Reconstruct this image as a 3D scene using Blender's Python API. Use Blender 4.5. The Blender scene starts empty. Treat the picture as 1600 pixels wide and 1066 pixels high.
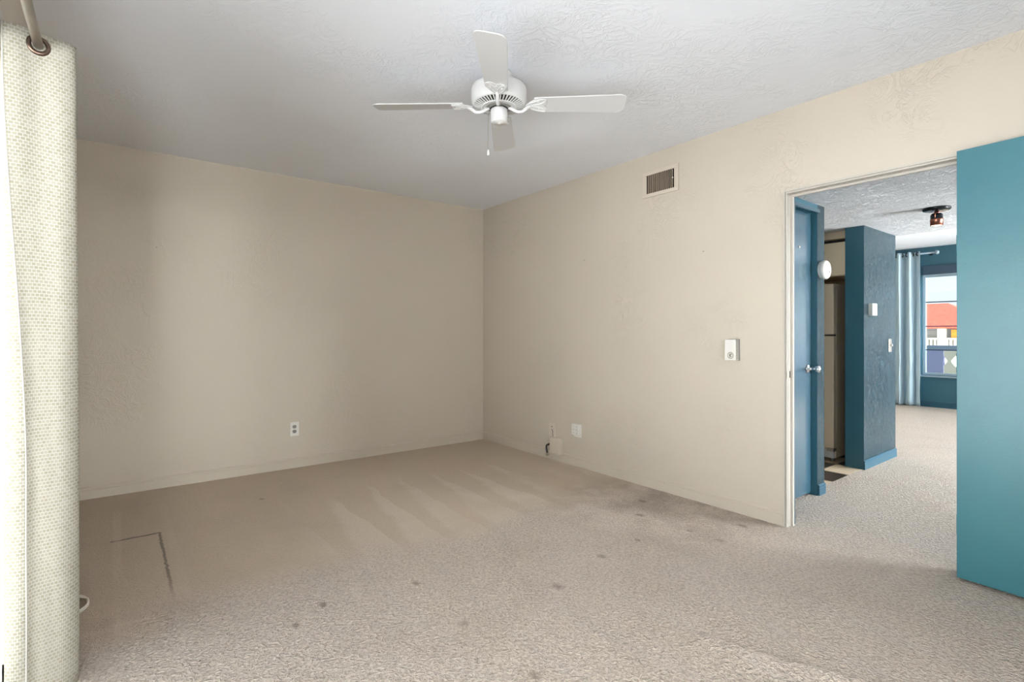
import bpy, bmesh, math, random
from mathutils import Vector, Matrix
random.seed(7)
S = bpy.context.scene
COL = S.collection
PI = math.pi

# ------------------------------------------------------------------ camera
cam_d = bpy.data.cameras.new('camera'); cam = bpy.data.objects.new('camera', cam_d); COL.objects.link(cam)
cam.location = (-3.127, -4.574, 1.141)
cam.rotation_euler = (PI/2, 0, -math.radians(37.56))
cam_d.sensor_width = 36; cam_d.lens = 805/1600*36; cam_d.shift_y = -13/1600
cam_d.clip_start = 0.02; cam_d.clip_end = 500
S.camera = cam

# ------------------------------------------------------------------ colour management
S.view_settings.view_transform = 'Standard'; S.view_settings.look = 'None'
S.view_settings.gamma = 1; S.view_settings.use_curve_mapping = False
S.view_settings.exposure = 0.0
try:
    S.cycles.max_bounces = 14; S.cycles.diffuse_bounces = 10; S.cycles.transparent_max_bounces = 16
    S.cycles.caustics_reflective = False; S.cycles.caustics_refractive = False
    S.cycles.use_denoising = True
except Exception: pass

# ------------------------------------------------------------------ sky: bright glare added to the west and south to light the rooms, clear blue to the east
SKY_WEST = 7.4; SKY_SOUTH = 47.0; SKY_EAST = 1.25
W = bpy.data.worlds.new('sky'); S.world = W; W.use_nodes = True
nt = W.node_tree; nt.nodes.clear()
def wn(t, **k):
    n = nt.nodes.new(t)
    for a, b in k.items(): setattr(n, a, b)
    return n
out = wn('ShaderNodeOutputWorld'); bg = wn('ShaderNodeBackground'); nt.links.new(bg.outputs[0], out.inputs[0])
tc = wn('ShaderNodeTexCoord'); sp = wn('ShaderNodeSeparateXYZ'); nt.links.new(tc.outputs['Generated'], sp.inputs[0])
mz = wn('ShaderNodeMapRange'); nt.links.new(sp.outputs[2], mz.inputs[0])
mz.inputs[1].default_value = -0.03; mz.inputs[2].default_value = 0.0
cr = wn('ShaderNodeValToRGB'); nt.links.new(sp.outputs[2], cr.inputs[0])
cr.color_ramp.elements[0].color = (0.86, 0.94, 1.0, 1); cr.color_ramp.elements[0].position = 0.0
cr.color_ramp.elements[1].color = (0.45, 0.68, 0.95, 1); cr.color_ramp.elements[1].position = 0.6
gm = wn('ShaderNodeMix', data_type='RGBA'); nt.links.new(mz.outputs[0], gm.inputs[0])
gm.inputs[6].default_value = (1.25, 1.22, 1.17, 1)      # sunlit paving and ground below the horizon
nt.links.new(cr.outputs[0], gm.inputs[7])
mw = wn('ShaderNodeMapRange', interpolation_type='SMOOTHSTEP'); nt.links.new(sp.outputs[0], mw.inputs[0])
mw.inputs[1].default_value = -0.15; mw.inputs[2].default_value = -0.95
mw.inputs[3].default_value = 0.0; mw.inputs[4].default_value = SKY_WEST
ms = wn('ShaderNodeMapRange', interpolation_type='SMOOTHSTEP'); nt.links.new(sp.outputs[1], ms.inputs[0])
ms.inputs[1].default_value = -0.45; ms.inputs[2].default_value = -0.8
ms.inputs[3].default_value = 0.0; ms.inputs[4].default_value = SKY_SOUTH
# glare hugs the horizon: 1 / (1 + (z / 0.45)^2)
z1 = wn('ShaderNodeMath', operation='DIVIDE'); nt.links.new(sp.outputs[2], z1.inputs[0]); z1.inputs[1].default_value = 0.45
z2 = wn('ShaderNodeMath', operation='POWER'); nt.links.new(z1.outputs[0], z2.inputs[0]); z2.inputs[1].default_value = 2
z3 = wn('ShaderNodeMath', operation='ADD'); nt.links.new(z2.outputs[0], z3.inputs[0]); z3.inputs[1].default_value = 1
z4 = wn('ShaderNodeMath', operation='DIVIDE'); nt.links.new(mw.outputs[0], z4.inputs[0]); nt.links.new(z3.outputs[0], z4.inputs[1])
ad = wn('ShaderNodeMath', operation='ADD'); nt.links.new(z4.outputs[0], ad.inputs[0])
sx_ = wn('ShaderNodeMapRange', interpolation_type='SMOOTHSTEP'); nt.links.new(sp.outputs[0], sx_.inputs[0])
sx_.inputs[1].default_value = -0.38; sx_.inputs[2].default_value = -0.12
m3 = wn('ShaderNodeMath', operation='MULTIPLY'); q1 = wn('ShaderNodeMath', operation='POWER'); nt.links.new(sp.outputs[2], q1.inputs[0]); q1.inputs[1].default_value = 2
q2 = wn('ShaderNodeMath', operation='MULTIPLY_ADD'); nt.links.new(q1.outputs[0], q2.inputs[0]); q2.inputs[1].default_value = 2.8; q2.inputs[2].default_value = 1
q3 = wn('ShaderNodeMath', operation='DIVIDE'); nt.links.new(ms.outputs[0], q3.inputs[0]); nt.links.new(q2.outputs[0], q3.inputs[1])
nt.links.new(q3.outputs[0], m3.inputs[0]); nt.links.new(sx_.outputs[0], m3.inputs[1])
m4 = wn('ShaderNodeMath', operation='ADD'); nt.links.new(m3.outputs[0], m4.inputs[0]); m4.inputs[1].default_value = SKY_EAST
nt.links.new(m4.outputs[0], ad.inputs[1])
# the added glare is whiter than the clear sky
wf = wn('ShaderNodeMapRange'); nt.links.new(ad.outputs[0], wf.inputs[0]); wf.inputs[1].default_value = 1; wf.inputs[2].default_value = 3.5
wm = wn('ShaderNodeMix', data_type='RGBA'); nt.links.new(wf.outputs[0], wm.inputs[0]); nt.links.new(gm.outputs[2], wm.inputs[6])
gl = wn('ShaderNodeMix', data_type='RGBA'); nt.links.new(mz.outputs[0], gl.inputs[0])
gl.inputs[6].default_value = (1.78, 1.80, 1.84, 1); gl.inputs[7].default_value = (0.96, 0.98, 1.0, 1)   # ground glow raised to brighten ceilings, white sky above
nt.links.new(gl.outputs[2], wm.inputs[7])
nt.links.new(wm.outputs[2], bg.inputs[0]); nt.links.new(ad.outputs[0], bg.inputs[1])

# ------------------------------------------------------------------ sun
sd = bpy.data.lights.new('sun', 'SUN'); sd.energy = 2.2; sd.angle = math.radians(1.0); sd.color = (1, 0.95, 0.86)
so = bpy.data.objects.new('sun', sd); COL.objects.link(so); so.location = (0, 0, 12)
so.rotation_euler = Vector((0.5, 0.12, -0.86)).to_track_quat('-Z', 'Y').to_euler()

# daylight portals in the window openings (they only guide sampling of the sky)
def portal(name, loc, size, direction):
    l = bpy.data.lights.new(name, 'AREA'); l.shape = 'RECTANGLE'; l.size = size[0]; l.size_y = size[1]
    try: l.cycles.is_portal = True
    except Exception: pass
    o = bpy.data.objects.new(name, l); COL.objects.link(o); o.location = loc
    o.rotation_euler = Vector(direction).to_track_quat('-Z', 'Z').to_euler()
    return o
portal('window_daylight', (-3.54, -3.565, 1.03), (2.57, 2.0), (1, 0, 0))
portal('window_daylight', (6.92, -3.0, 1.25), (1.8, 1.5), (-1, 0, 0))
portal('window_daylight', (6.92, -5.1, 1.25), (1.8, 1.5), (-1, 0, 0))
portal('window_daylight', (3.9, -7.13, 1.1), (4.6, 2.1), (0, 1, 0))
portal('window_daylight', (-2.3, -5.17, 1.22), (2.0, 1.05), (0, 1, 0))

# ------------------------------------------------------------------ materials
def srgb(r, g, b):
    f = lambda c: (c/255/12.92) if c/255 <= 0.04045 else ((c/255+0.055)/1.055)**2.4
    return (f(r), f(g), f(b), 1)
def mat(name, col, rough=0.6, metal=0.0, spec=0.5, bump=None, **kw):
    m = bpy.data.materials.new(name); m.use_nodes = True
    p = m.node_tree.nodes['Principled BSDF']
    p.inputs['Base Color'].default_value = col if len(col) == 4 else (*col, 1)
    p.inputs['Roughness'].default_value = rough; p.inputs['Metallic'].default_value = metal
    p.inputs['Specular IOR Level'].default_value = spec
    for k, v in kw.items(): p.inputs[k.replace('_', ' ')].default_value = v
    m.diffuse_color = p.inputs['Base Color'].default_value
    return m
class N:
    """small helper around a node tree"""
    def __init__(s, m): s.m = m; s.t = m.node_tree; s.p = s.t.nodes['Principled BSDF']
    def new(s, t, **k):
        n = s.t.nodes.new(t)
        for a, b in k.items(): setattr(n, a, b)
        return n
    def link(s, a, b): s.t.links.new(a, b)
    def coord(s, scale=(1, 1, 1), rot=(0, 0, 0), out='Object'):
        c = s.new('ShaderNodeTexCoord'); mp = s.new('ShaderNodeMapping')
        mp.inputs['Scale'].default_value = scale; mp.inputs['Rotation'].default_value = rot
        s.link(c.outputs[out], mp.inputs[0]); return mp.outputs[0]
    def noise(s, vec, scale, detail=4, rough=0.5, dist=0.0):
        n = s.new('ShaderNodeTexNoise'); n.inputs['Scale'].default_value = scale; n.inputs['Detail'].default_value = detail
        n.inputs['Roughness'].default_value = rough; n.inputs['Distortion'].default_value = dist
        s.link(vec, n.inputs['Vector']); return n.outputs['Fac']
    def rng(s, v, a, b, c=0.0, d=1.0, smooth=True):
        n = s.new('ShaderNodeMapRange', interpolation_type='SMOOTHSTEP' if smooth else 'LINEAR'); s.link(v, n.inputs[0])
        for i, x in enumerate((a, b, c, d)): n.inputs[i+1].default_value = x
        return n.outputs[0]
    def math(s, op, a, b=None, c=None):
        n = s.new('ShaderNodeMath', operation=op)
        for i, x in enumerate((a, b, c)):
            if x is None: continue
            if isinstance(x, (int, float)): n.inputs[i].default_value = x
            else: s.link(x, n.inputs[i])
        return n.outputs[0]
    def mix(s, f, a, b):
        n = s.new('ShaderNodeMix', data_type='RGBA')
        for i, x in ((0, f), (6, a), (7, b)):
            if isinstance(x, (int, float)): n.inputs[i].default_value = x
            elif isinstance(x, tuple): n.inputs[i].default_value = x
            else: s.link(x, n.inputs[i])
        return n.outputs[2]
    def bump(s, h, strength, dist):
        n = s.new('ShaderNodeBump'); n.inputs['Strength'].default_value = strength; n.inputs['Distance'].default_value = dist
        s.link(h, n.inputs['Height']); s.link(n.outputs[0], s.p.inputs['Normal'])
def plaster(name, col, rough, strength, dist, spec=0.4, mott=0.05, patch=(0.42, 0.62), scale=1.0, coat=0):
    """hand-trowelled plaster: curved ridges that come and go in patches"""
    m = mat(name, col, rough, spec=spec); n = N(m)
    v = n.coord((scale,)*3)
    w = n.noise(v, 3.0, 3, 0.6)
    r1 = n.noise(v, 9, 5, 0.62, 1.6)
    ridge = n.math('SUBTRACT', 1.0, n.math('MULTIPLY', n.math('ABSOLUTE', n.math('SUBTRACT', r1, 0.5)), 9.0))
    ridge = n.math('MAXIMUM', ridge, 0.0)
    fine = n.noise(v, 70, 3, 0.6)
    mask = n.rng(n.noise(v, 1.7, 3, 0.6), patch[0], patch[1])
    h = n.math('ADD', n.math('MULTIPLY', n.math('POWER', ridge, 2.0), mask), n.math('MULTIPLY', n.math('MULTIPLY', fine, mask), 0.6))
    h = n.math('ADD', h, n.math('MULTIPLY', w, 1.2))
    h = n.math('ADD', h, n.math('MULTIPLY', n.noise(v, 22, 4, 0.6), 0.35))
    n.bump(h, strength, dist)
    c2 = tuple(x*(1-mott) for x in col[:3])+(1,)
    n.link(n.mix(n.rng(n.noise(v, 1.1, 4, 0.6), 0.3, 0.7), col, c2), n.p.inputs['Base Color'])
    return m
M = {}
M['beige'] = plaster('beige_wall_paint', srgb(187, 178, 164), 0.5, 0.45, 0.006, mott=0.03, patch=(0.46, 0.68))
M['white_hall_ceiling'] = plaster('white_hall_ceiling_plaster', srgb(228, 228, 231), 0.6, 1.0, 0.012, mott=0.02, patch=(0.2, 0.45), scale=2.0)
M['white_ceiling'] = plaster('white_ceiling_plaster', srgb(230, 233, 240), 0.75, 0.4, 0.006, mott=0.02, patch=(0.42, 0.62), scale=0.9)
M['teal_rough'] = plaster('teal_textured_paint', srgb(42, 92, 110), 0.24, 1.0, 0.05, spec=1.0, patch=(0.05, 0.25), scale=2.4)
M['teal'] = plaster('teal_wall_paint', srgb(42, 88, 104), 0.4, 0.25, 0.004, spec=0.5)
M['cream_wall'] = mat('cream_kitchen_paint', srgb(205, 188, 160), 0.5)
M['teal_gloss'] = mat('teal_door_paint', srgb(40, 76, 94), 0.22, spec=1.0)
M['teal_trim'] = mat('teal_skirting_paint', srgb(34, 74, 92), 0.3)
for k_ in ('teal_rough', 'teal_gloss'): M[k_].node_tree.nodes['Principled BSDF'].inputs['IOR'].default_value = 1.75
n = N(M['teal_gloss']); n.bump(n.noise(n.coord((1, 1, 0.15)), 40, 3), 0.15, 0.003)
M['teal_bright'] = mat('bright_teal_door_paint', srgb(70, 150, 158), 0.33, spec=0.5)
n = N(M['teal_bright']); v = n.coord()
n.link(n.mix(n.rng(n.noise(v, 2.2, 5, 0.6), 0.35, 0.7), srgb(49, 102, 111), srgb(45, 97, 107)), n.p.inputs['Base Color'])
n.bump(n.math('ADD', n.noise(v, 90, 3), n.math('MULTIPLY', n.noise(v, 6, 3), 2.0)), 0.12, 0.003)
M['frame_paint'] = mat('greige_frame_paint', srgb(178, 172, 163), 0.35)
M['white_paint'] = mat('white_enamel', srgb(208, 208, 208), 0.35)
M['white_blade'] = mat('white_blade_laminate', srgb(198, 198, 198), 0.45)
M['white_plastic'] = mat('white_plastic', srgb(212, 210, 204), 0.35)
M['beige_plastic'] = mat('painted_over_plastic', srgb(193, 183, 168), 0.45)
M['grey_plastic'] = mat('grey_plastic', srgb(120, 120, 115), 0.5)
M['dark'] = mat('dark_gap_shade', srgb(38, 32, 27), 0.8)
M['black'] = mat('black_rubber', srgb(28, 28, 30), 0.5)
M['chrome'] = mat('chrome', (0.75, 0.76, 0.78, 1), 0.15, 1.0)
M['nickel'] = mat('brushed_nickel', srgb(178, 170, 158), 0.32, 1.0)
M['bronze'] = mat('dark_grommet_metal', srgb(92, 76, 66), 0.3, 0.9)
M['copper'] = mat('copper', srgb(150, 96, 80), 0.3, 1.0)
M['black_metal'] = mat('black_gloss_metal', srgb(30, 34, 38), 0.2, 0.6)
M['alu'] = mat('white_aluminium', srgb(222, 222, 220), 0.4)
M['bluegrey_frame'] = mat('blue_grey_window_frame', srgb(138, 156, 168), 0.4)
M['cabinet'] = mat('cream_cabinet', srgb(240, 222, 190), 0.4)
M['fridge'] = mat('almond_fridge_enamel', srgb(216, 196, 170), 0.3)
M['vent_slat'] = mat('brown_slats', srgb(150, 136, 120), 0.6)
M['pitch'] = mat('duct_shade_black', srgb(14, 11, 9), 0.95, spec=0.05)  # black standing in for the shade inside the vent
M['shade'] = mat('dark_roller_blind', srgb(38, 60, 78), 0.5)
M['lens'] = mat('lamp_lens', (1, 0.9, 0.7, 1), 0.4)
M['lens'].node_tree.nodes['Principled BSDF'].inputs['Emission Color'].default_value = (1, 0.86, 0.6, 1)
M['lens'].node_tree.nodes['Principled BSDF'].inputs['Emission Strength'].default_value = 2.0
M['cord'] = mat('white_cord', srgb(235, 230, 220), 0.5)
# glass pane: mostly clear with a faint reflection
g = bpy.data.materials.new('window_glass'); g.use_nodes = True; gt = g.node_tree; gt.nodes.clear()
go = gt.nodes.new('ShaderNodeOutputMaterial'); gx = gt.nodes.new('ShaderNodeMixShader'); ga = gt.nodes.new('ShaderNodeBsdfTransparent'); gg = gt.nodes.new('ShaderNodeBsdfGlossy')
gg.inputs['Roughness'].default_value = 0.02; gx.inputs[0].default_value = 0.05; ga.inputs[0].default_value = (0.97, 0.985, 0.98, 1)
gt.links.new(ga.outputs[0], gx.inputs[1]); gt.links.new(gg.outputs[0], gx.inputs[2]); gt.links.new(gx.outputs[0], go.inputs[0])
M['glass'] = g
fg = bpy.data.materials.new('fill_window_frosted_glass'); fg.use_nodes = True; ft = fg.node_tree; ft.nodes.clear()  # pane of the added fill window, scatters its light
fo = ft.nodes.new('ShaderNodeOutputMaterial'); ftr = ft.nodes.new('ShaderNodeBsdfTranslucent'); ftr.inputs[0].default_value = (0.93, 0.94, 0.95, 1)
ft.links.new(ftr.outputs[0], fo.inputs[0]); M['frosted'] = fg
# exterior
M['lavender'] = mat('lavender_stucco', srgb(158, 160, 196), 0.7)
M['ledge'] = mat('grey_blue_ledge', srgb(140, 152, 172), 0.6)
M['block_white'] = mat('white_concrete_block', srgb(235, 228, 205), 0.7)
M['ext_white'] = mat('white_masonry', srgb(225, 222, 205), 0.7)
M['ext_grey'] = mat('grey_stucco', srgb(130, 135, 140), 0.7)
M['ext_orange'] = mat('orange_awning', srgb(235, 165, 60), 0.7)
M['concrete'] = mat('concrete', srgb(170, 168, 160), 0.8)
M['grass'] = mat('grass_ground', srgb(80, 110, 60), 0.9)
M['tile_red'] = mat('red_roof_tile', srgb(196, 84, 62), 0.7)
n = N(M['tile_red']); v = n.coord(); br = n.new('ShaderNodeTexBrick'); n.link(v, br.inputs[0]); br.inputs['Scale'].default_value = 3
br.inputs['Color1'].default_value = srgb(200, 84, 60); br.inputs['Color2'].default_value = srgb(180, 72, 54); br.inputs['Mortar'].default_value = srgb(150, 60, 46)
n.link(br.outputs[0], n.p.inputs[0])
# kitchen checker floor
M['checker'] = mat('checker_tile', (0.5, 0.5, 0.5, 1), 0.35)
n = N(M['checker']); ck = n.new('ShaderNodeTexChecker'); n.link(n.coord((1, 1, 1)), ck.inputs[0]); ck.inputs['Scale'].default_value = 1/0.305
ck.inputs['Color1'].default_value = srgb(206, 186, 160); ck.inputs['Color2'].default_value = srgb(60, 50, 44); n.link(ck.outputs[0], n.p.inputs[0])

# carpet: nubby cut pile; brushed smooth and darker towards the back wall (partly floor shade put into the colour), with vacuum strokes, a furniture mark and dirt
M['carpet'] = mat('carpet', srgb(186, 170, 156), 0.95, spec=0.1)
n = N(M['carpet']); n.p.inputs['Sheen Weight'].default_value = 0.15
v = n.coord(); sx = n.new('ShaderNodeSeparateXYZ'); n.link(v, sx.inputs[0]); X, Y = sx.outputs[0], sx.outputs[1]
wob = n.math('SUBTRACT', n.noise(v, 1.6, 4, 0.6), 0.5)
Yw = n.math('ADD', Y, n.math('MULTIPLY', wob, 0.9))
far = n.math('MULTIPLY', n.rng(Yw, -2.25, -1.85), n.rng(X, 0.1, 0.0))      # brushed area, its darker colour also holds painted floor shade
# vacuum strokes: saw-tooth wedges running along y
Xs = n.math('ADD', X, n.math('MULTIPLY', n.math('SUBTRACT', n.noise(v, 0.9, 3), 0.5), 0.35))
saw = n.math('FRACT', n.math('MULTIPLY', Xs, 3.6))
wedge = n.math('SUBTRACT', saw, n.rng(Y, -2.1, -0.75, 0.15, 0.98, False))
stroke = n.rng(n.math('ADD', wedge, n.math('MULTIPLY', n.math('SUBTRACT', n.noise(v, 14, 4, 0.7), 0.5), 0.35)), -0.05, 0.16)
strm = n.math('MULTIPLY', n.math('MULTIPLY', n.rng(Y, -0.55, -0.95), n.rng(X, -2.45, -2.0)), n.rng(n.noise(v, 1.3, 3), 0.32, 0.52))
stroke = n.math('MULTIPLY', stroke, strm)
nub_v = n.coord((1, 1, 1), (0, 0, 0.6))
nub = n.noise(nub_v, 78, 2.0, 0.5, 0.6)
nub2 = n.noise(nub_v, 230, 2, 0.5)
lit = srgb(213, 200, 188); smooth_shade_c = srgb(198, 181, 160); dk = srgb(140, 123, 107)
base = n.mix(far, lit, smooth_shade_c)
base = n.mix(n.math('MULTIPLY', stroke, 0.55), base, srgb(216, 202, 186))
base = n.mix(n.math('MULTIPLY', n.rng(n.noise(v, 2.3, 5, 0.65), 0.45, 0.75), 0.22), base, srgb(165, 148, 132))
# traffic dirt along the doorway wall
dirt = n.math('MULTIPLY', n.math('MULTIPLY', n.rng(X, -1.3, -0.35), n.rng(X, 0.3, -0.1)), n.math('MULTIPLY', n.rng(Y, -3.3, -2.8), n.rng(Y, -1.6, -2.1)))
dirt = n.math('MULTIPLY', dirt, n.rng(n.noise(v, 3.5, 5, 0.65), 0.38, 0.62))
base = n.mix(n.math('MULTIPLY', dirt, 0.5), base, dk)
# shade in the corner behind the curtain is painted into the carpet
cor_shade = n.math('MULTIPLY', n.rng(X, -2.6, -3.1), n.rng(Y, -2.35, -2.0))
base = n.mix(n.math('MULTIPLY', cor_shade, 0.35), base, dk)
# small dents and spots
def spot(px, py, r, amt, c):
    global base
    dx = n.math('SUBTRACT', X, px); dy = n.math('MULTIPLY', n.math('SUBTRACT', Y, py), 0.7)
    d = n.math('SQRT', n.math('ADD', n.math('MULTIPLY', dx, dx), n.math('MULTIPLY', dy, dy)))
    d = n.math('ADD', d, n.math('MULTIPLY', n.math('SUBTRACT', n.noise(v, 30, 2), 0.5), r*1.2))
    base = n.mix(n.rng(d, r, r*0.4, 0, amt), base, c)
BR = srgb(112, 92, 70)
for (a, b, r, k) in [(-2.438, -2.378, .022, .7), (-2.571, -2.466, .018, .6), (-2.045, -2.45, .022, .6), (-2.046, -2.859, .025, .4), (-1.553, -2.866, .03, .5),
                     (-.528, -2.507, .03, .6), (-.195, -2.992, .03, .6), (-.5, -3.029, .03, .4), (-.51, -2.849, .02, .4), (-1.166, -2.772, .025, .5), (-2.331, -.73, .02, .5), (-2.021, -3.259, .025, .5),
                     (-.30, -2.35, .03, .6), (-.85, -2.75, .02, .5)]:
    spot(a, b, r, k, BR)
for (a, b, r, k) in [(-2.40, -2.36, .03, .5), (-1.99, -2.44, .03, .4)]:
    spot(a, b, r, k, srgb(212, 198, 184))
# furniture mark: thin dark line then pale ridge
jx = n.math('ADD', X, n.math('MULTIPLY', n.math('SUBTRACT', n.noise(v, 25, 2), 0.5), 0.02))
jy = n.math('ADD', Y, n.math('MULTIPLY', n.math('SUBTRACT', n.noise(v, 25, 2), 0.5), 0.02))
def line(co, at, w): return n.rng(n.math('ABSOLUTE', n.math('SUBTRACT', co, at)), w, w*0.3)
l1 = n.math('MULTIPLY', line(jy, -1.02, .014), n.math('MULTIPLY', n.rng(X, -3.16, -3.14), n.rng(X, -2.925, -2.93)))
l2 = n.math('MULTIPLY', line(jx, -2.93, .010), n.math('MULTIPLY', n.rng(Y, -2.05, -1.6), n.rng(Y, -1.01, -1.02)))
base = n.mix(n.math('MULTIPLY', l1, 0.9), base, srgb(70, 58, 48)); base = n.mix(n.math('MULTIPLY', l2, 0.75), base, srgb(80, 66, 54))
l3 = n.math('MULTIPLY', line(jx, -2.88, .03), n.math('MULTIPLY', n.rng(Y, -2.2, -2.0), n.rng(Y, -0.2, -0.5)))
l4 = n.math('MULTIPLY', line(jy, -2.06, .03), n.rng(X, -2.7, -2.85))
l5 = n.math('MULTIPLY', line(jx, -3.12, .03), n.math('MULTIPLY', n.rng(Y, -1.7, -1.5), n.rng(Y, -0.3, -0.5)))
for l in (l3, l4, l5): base = n.mix(n.math('MULTIPLY', l, 0.4), base, srgb(196, 180, 164))
# pile colour: shadow between the nubs put in as darker gaps
near = n.math('SUBTRACT', 1.0, n.math('MULTIPLY', far, 0.72))
t1 = n.mix(n.math('MULTIPLY', n.rng(nub, 0.66, 0.30), n.math('MULTIPLY', near, 0.42)), base, srgb(128, 112, 99))
t1 = n.mix(n.rng(nub2, 0.4, 0.7, 0, 0.12), t1, srgb(110, 94, 80))
n.link(t1, n.p.inputs['Base Color'])
hh = n.math('ADD', n.math('MULTIPLY', nub, near), n.math('MULTIPLY', nub2, 0.25))
n.bump(hh, 1.0, 0.03)

# curtain cloth: cream weave with olive blocks in brick bond
def cloth_mat():
    m = mat('curtain_cloth', srgb(220, 215, 190), 0.8, spec=0.2); n = N(m)
    u = n.coord((1, 1, 1), out='UV')
    br = n.new('ShaderNodeTexBrick'); n.link(u, br.inputs[0]); br.inputs['Scale'].default_value = 1.0
    br.inputs['Brick Width'].default_value = 0.0135; br.inputs['Row Height'].default_value = 0.0105; br.inputs['Mortar Size'].default_value = 0.0015
    br.inputs['Mortar Smooth'].default_value = 0.4; br.offset = 0.5
    br.inputs['Color1'].default_value = srgb(140, 135, 118); br.inputs['Color2'].default_value = srgb(156, 151, 137); br.inputs['Mortar'].default_value = srgb(178, 174, 166)
    thr = n.new('ShaderNodeTexBrick'); n.link(u, thr.inputs[0]); thr.inputs['Scale'].default_value = 1.0
    thr.inputs['Brick Width'].default_value = 0.010; thr.inputs['Row Height'].default_value = 0.0125; thr.inputs['Mortar Size'].default_value = 0.0009; thr.offset = 0.0
    col = br.outputs['Color']
    n.link(col, n.p.inputs['Base Color'])
    n.bump(n.math('ADD', n.noise(n.coord((1, 1, 1), out='UV'), 900, 2), n.math('MULTIPLY', thr.outputs['Fac'], 0.8)), 0.2, 0.001)
    tr = n.new('ShaderNodeBsdfTranslucent'); n.link(col, tr.inputs[0])
    mx = n.new('ShaderNodeMixShader'); mx.inputs[0].default_value = 0.22
    o = n.t.nodes['Material Output']; n.link(n.p.outputs[0], mx.inputs[1]); n.link(tr.outputs[0], mx.inputs[2]); n.link(mx.outputs[0], o.inputs[0])
    return m
M['cloth'] = cloth_mat()
M['satin'] = mat('pale_blue_curtain_cloth', srgb(168, 190, 202), 0.4, spec=0.5)

# ------------------------------------------------------------------ mesh helpers
class MB:
    def __init__(s): s.v = []; s.f = []; s.mi = []; s.sm = []; s.uv = {}
    def add(s, vs, fs, mi=0, smooth=False):
        o = len(s.v); s.v += [tuple(a) for a in vs]
        for f in fs: s.f.append(tuple(i+o for i in f)); s.mi.append(mi); s.sm.append(smooth)
    def box(s, x0, x1, y0, y1, z0, z1, mi=0, fm=None):
        vs = [(x, y, z) for z in (z0, z1) for y in (y0, y1) for x in (x0, x1)]
        fs = {'-z': (0, 2, 3, 1), '+z': (4, 5, 7, 6), '-y': (0, 1, 5, 4), '+y': (2, 6, 7, 3), '-x': (0, 4, 6, 2), '+x': (1, 3, 7, 5)}
        o = len(s.v); s.v += vs
        for k, f in fs.items():
            s.f.append(tuple(i+o for i in f)); s.mi.append((fm or {}).get(k, mi)); s.sm.append(False)
        return s
    def lathe(s, prof, seg=32, mi=0, smooth=True, c=(0, 0, 0), mt=None, caps=True):
        """prof: [(r,z)]; closed ends are fans"""
        vs = []; fs = []; rings = []
        for r, z in prof:
            rings.append([len(vs)+i for i in range(seg)])
            for i in range(seg):
                a = 2*PI*i/seg; vs.append(Vector((r*math.cos(a), r*math.sin(a), z)))
        for j in range(len(prof)-1):
            for i in range(seg):
                k = (i+1) % seg; fs.append((rings[j][i], rings[j][k], rings[j+1][k], rings[j+1][i]))
        if caps:
            fs.append(tuple(reversed(rings[0]))); fs.append(tuple(rings[-1]))
        mt = mt or Matrix.Identity(4); C = Vector(c)
        s.add([tuple((mt @ p)+C) for p in vs], fs, mi, smooth); return s
    def tube(s, pts, r, seg=8, mi=0, closed=False):
        P = [Vector(p) for p in pts]; n = len(P); R = r if isinstance(r, (list, tuple)) else [r]*n
        vs = []; fs = []; up = Vector((0, 0, 1)); prev = None
        for i, p in enumerate(P):
            if closed: t = (P[(i+1) % n]-P[i-1]).normalized()
            else: t = (P[min(i+1, n-1)]-P[max(i-1, 0)]).normalized()
            if prev is None:
                a = t.cross(up)
                if a.length < 1e-3: a = t.cross(Vector((1, 0, 0)))
            else: a = prev - t*prev.dot(t)
            a.normalize(); prev = a; b = t.cross(a)
            for k in range(seg):
                q = 2*PI*k/seg; vs.append(p+(a*math.cos(q)+b*math.sin(q))*R[i])
        for i in range(n if closed else n-1):
            j = (i+1) % n
            for k in range(seg):
                l = (k+1) % seg; fs.append((i*seg+k, i*seg+l, j*seg+l, j*seg+k))
        if not closed: fs.append(tuple(range(seg-1, -1, -1))); fs.append(tuple((n-1)*seg+k for k in range(seg)))
        s.add(vs, fs, mi, True); return s
    def prism(s, outline, z0, z1, mi=0, mt=None):
        n = len(outline); vs = [Vector((x, y, z0)) for x, y in outline]+[Vector((x, y, z1)) for x, y in outline]
        fs = [tuple(range(n-1, -1, -1)), tuple(range(n, 2*n))]+[(i, (i+1) % n, n+(i+1) % n, n+i) for i in range(n)]
        if mt: vs = [mt @ q for q in vs]
        s.add(vs, fs, mi); return s
    def build(s, name, mats, parent=None, bevel=0, seg=2, loc=None, angle=40):
        me = bpy.data.meshes.new(name); me.from_pydata(s.v, [], s.f)
        mats = mats if isinstance(mats, (list, tuple)) else [mats]
        for m in mats: me.materials.append(M[m])
        for p, mi, sm in zip(me.polygons, s.mi, s.sm): p.material_index = mi; p.use_smooth = sm
        if bevel:
            bm = bmesh.new(); bm.from_mesh(me)
            es = [e for e in bm.edges if len(e.link_faces) == 2 and e.calc_face_angle(0) > math.radians(angle)]
            bmesh.ops.bevel(bm, geom=es, offset=bevel, segments=seg, profile=0.6, affect='EDGES', clamp_overlap=True)
            bm.to_mesh(me); bm.free()
        me.update()
        o = bpy.data.objects.new(name, me); COL.objects.link(o)
        if parent: o.parent = parent
        if loc: o.location = loc
        return o
def thing(name, label, cat, loc=(0, 0, 0), group=None):
    o = bpy.data.objects.new(name, None); COL.objects.link(o); o.location = loc; o.empty_display_size = 0.1
    o['label'] = label; o['category'] = cat
    if group: o['group'] = group
    return o
def tag(o, label, cat, group=None):
    o['label'] = label; o['category'] = cat
    if group: o['group'] = group
    return o
def struct(o, label, cat):
    o['kind'] = 'structure'; o['label'] = label; o['category'] = cat; return o

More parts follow.
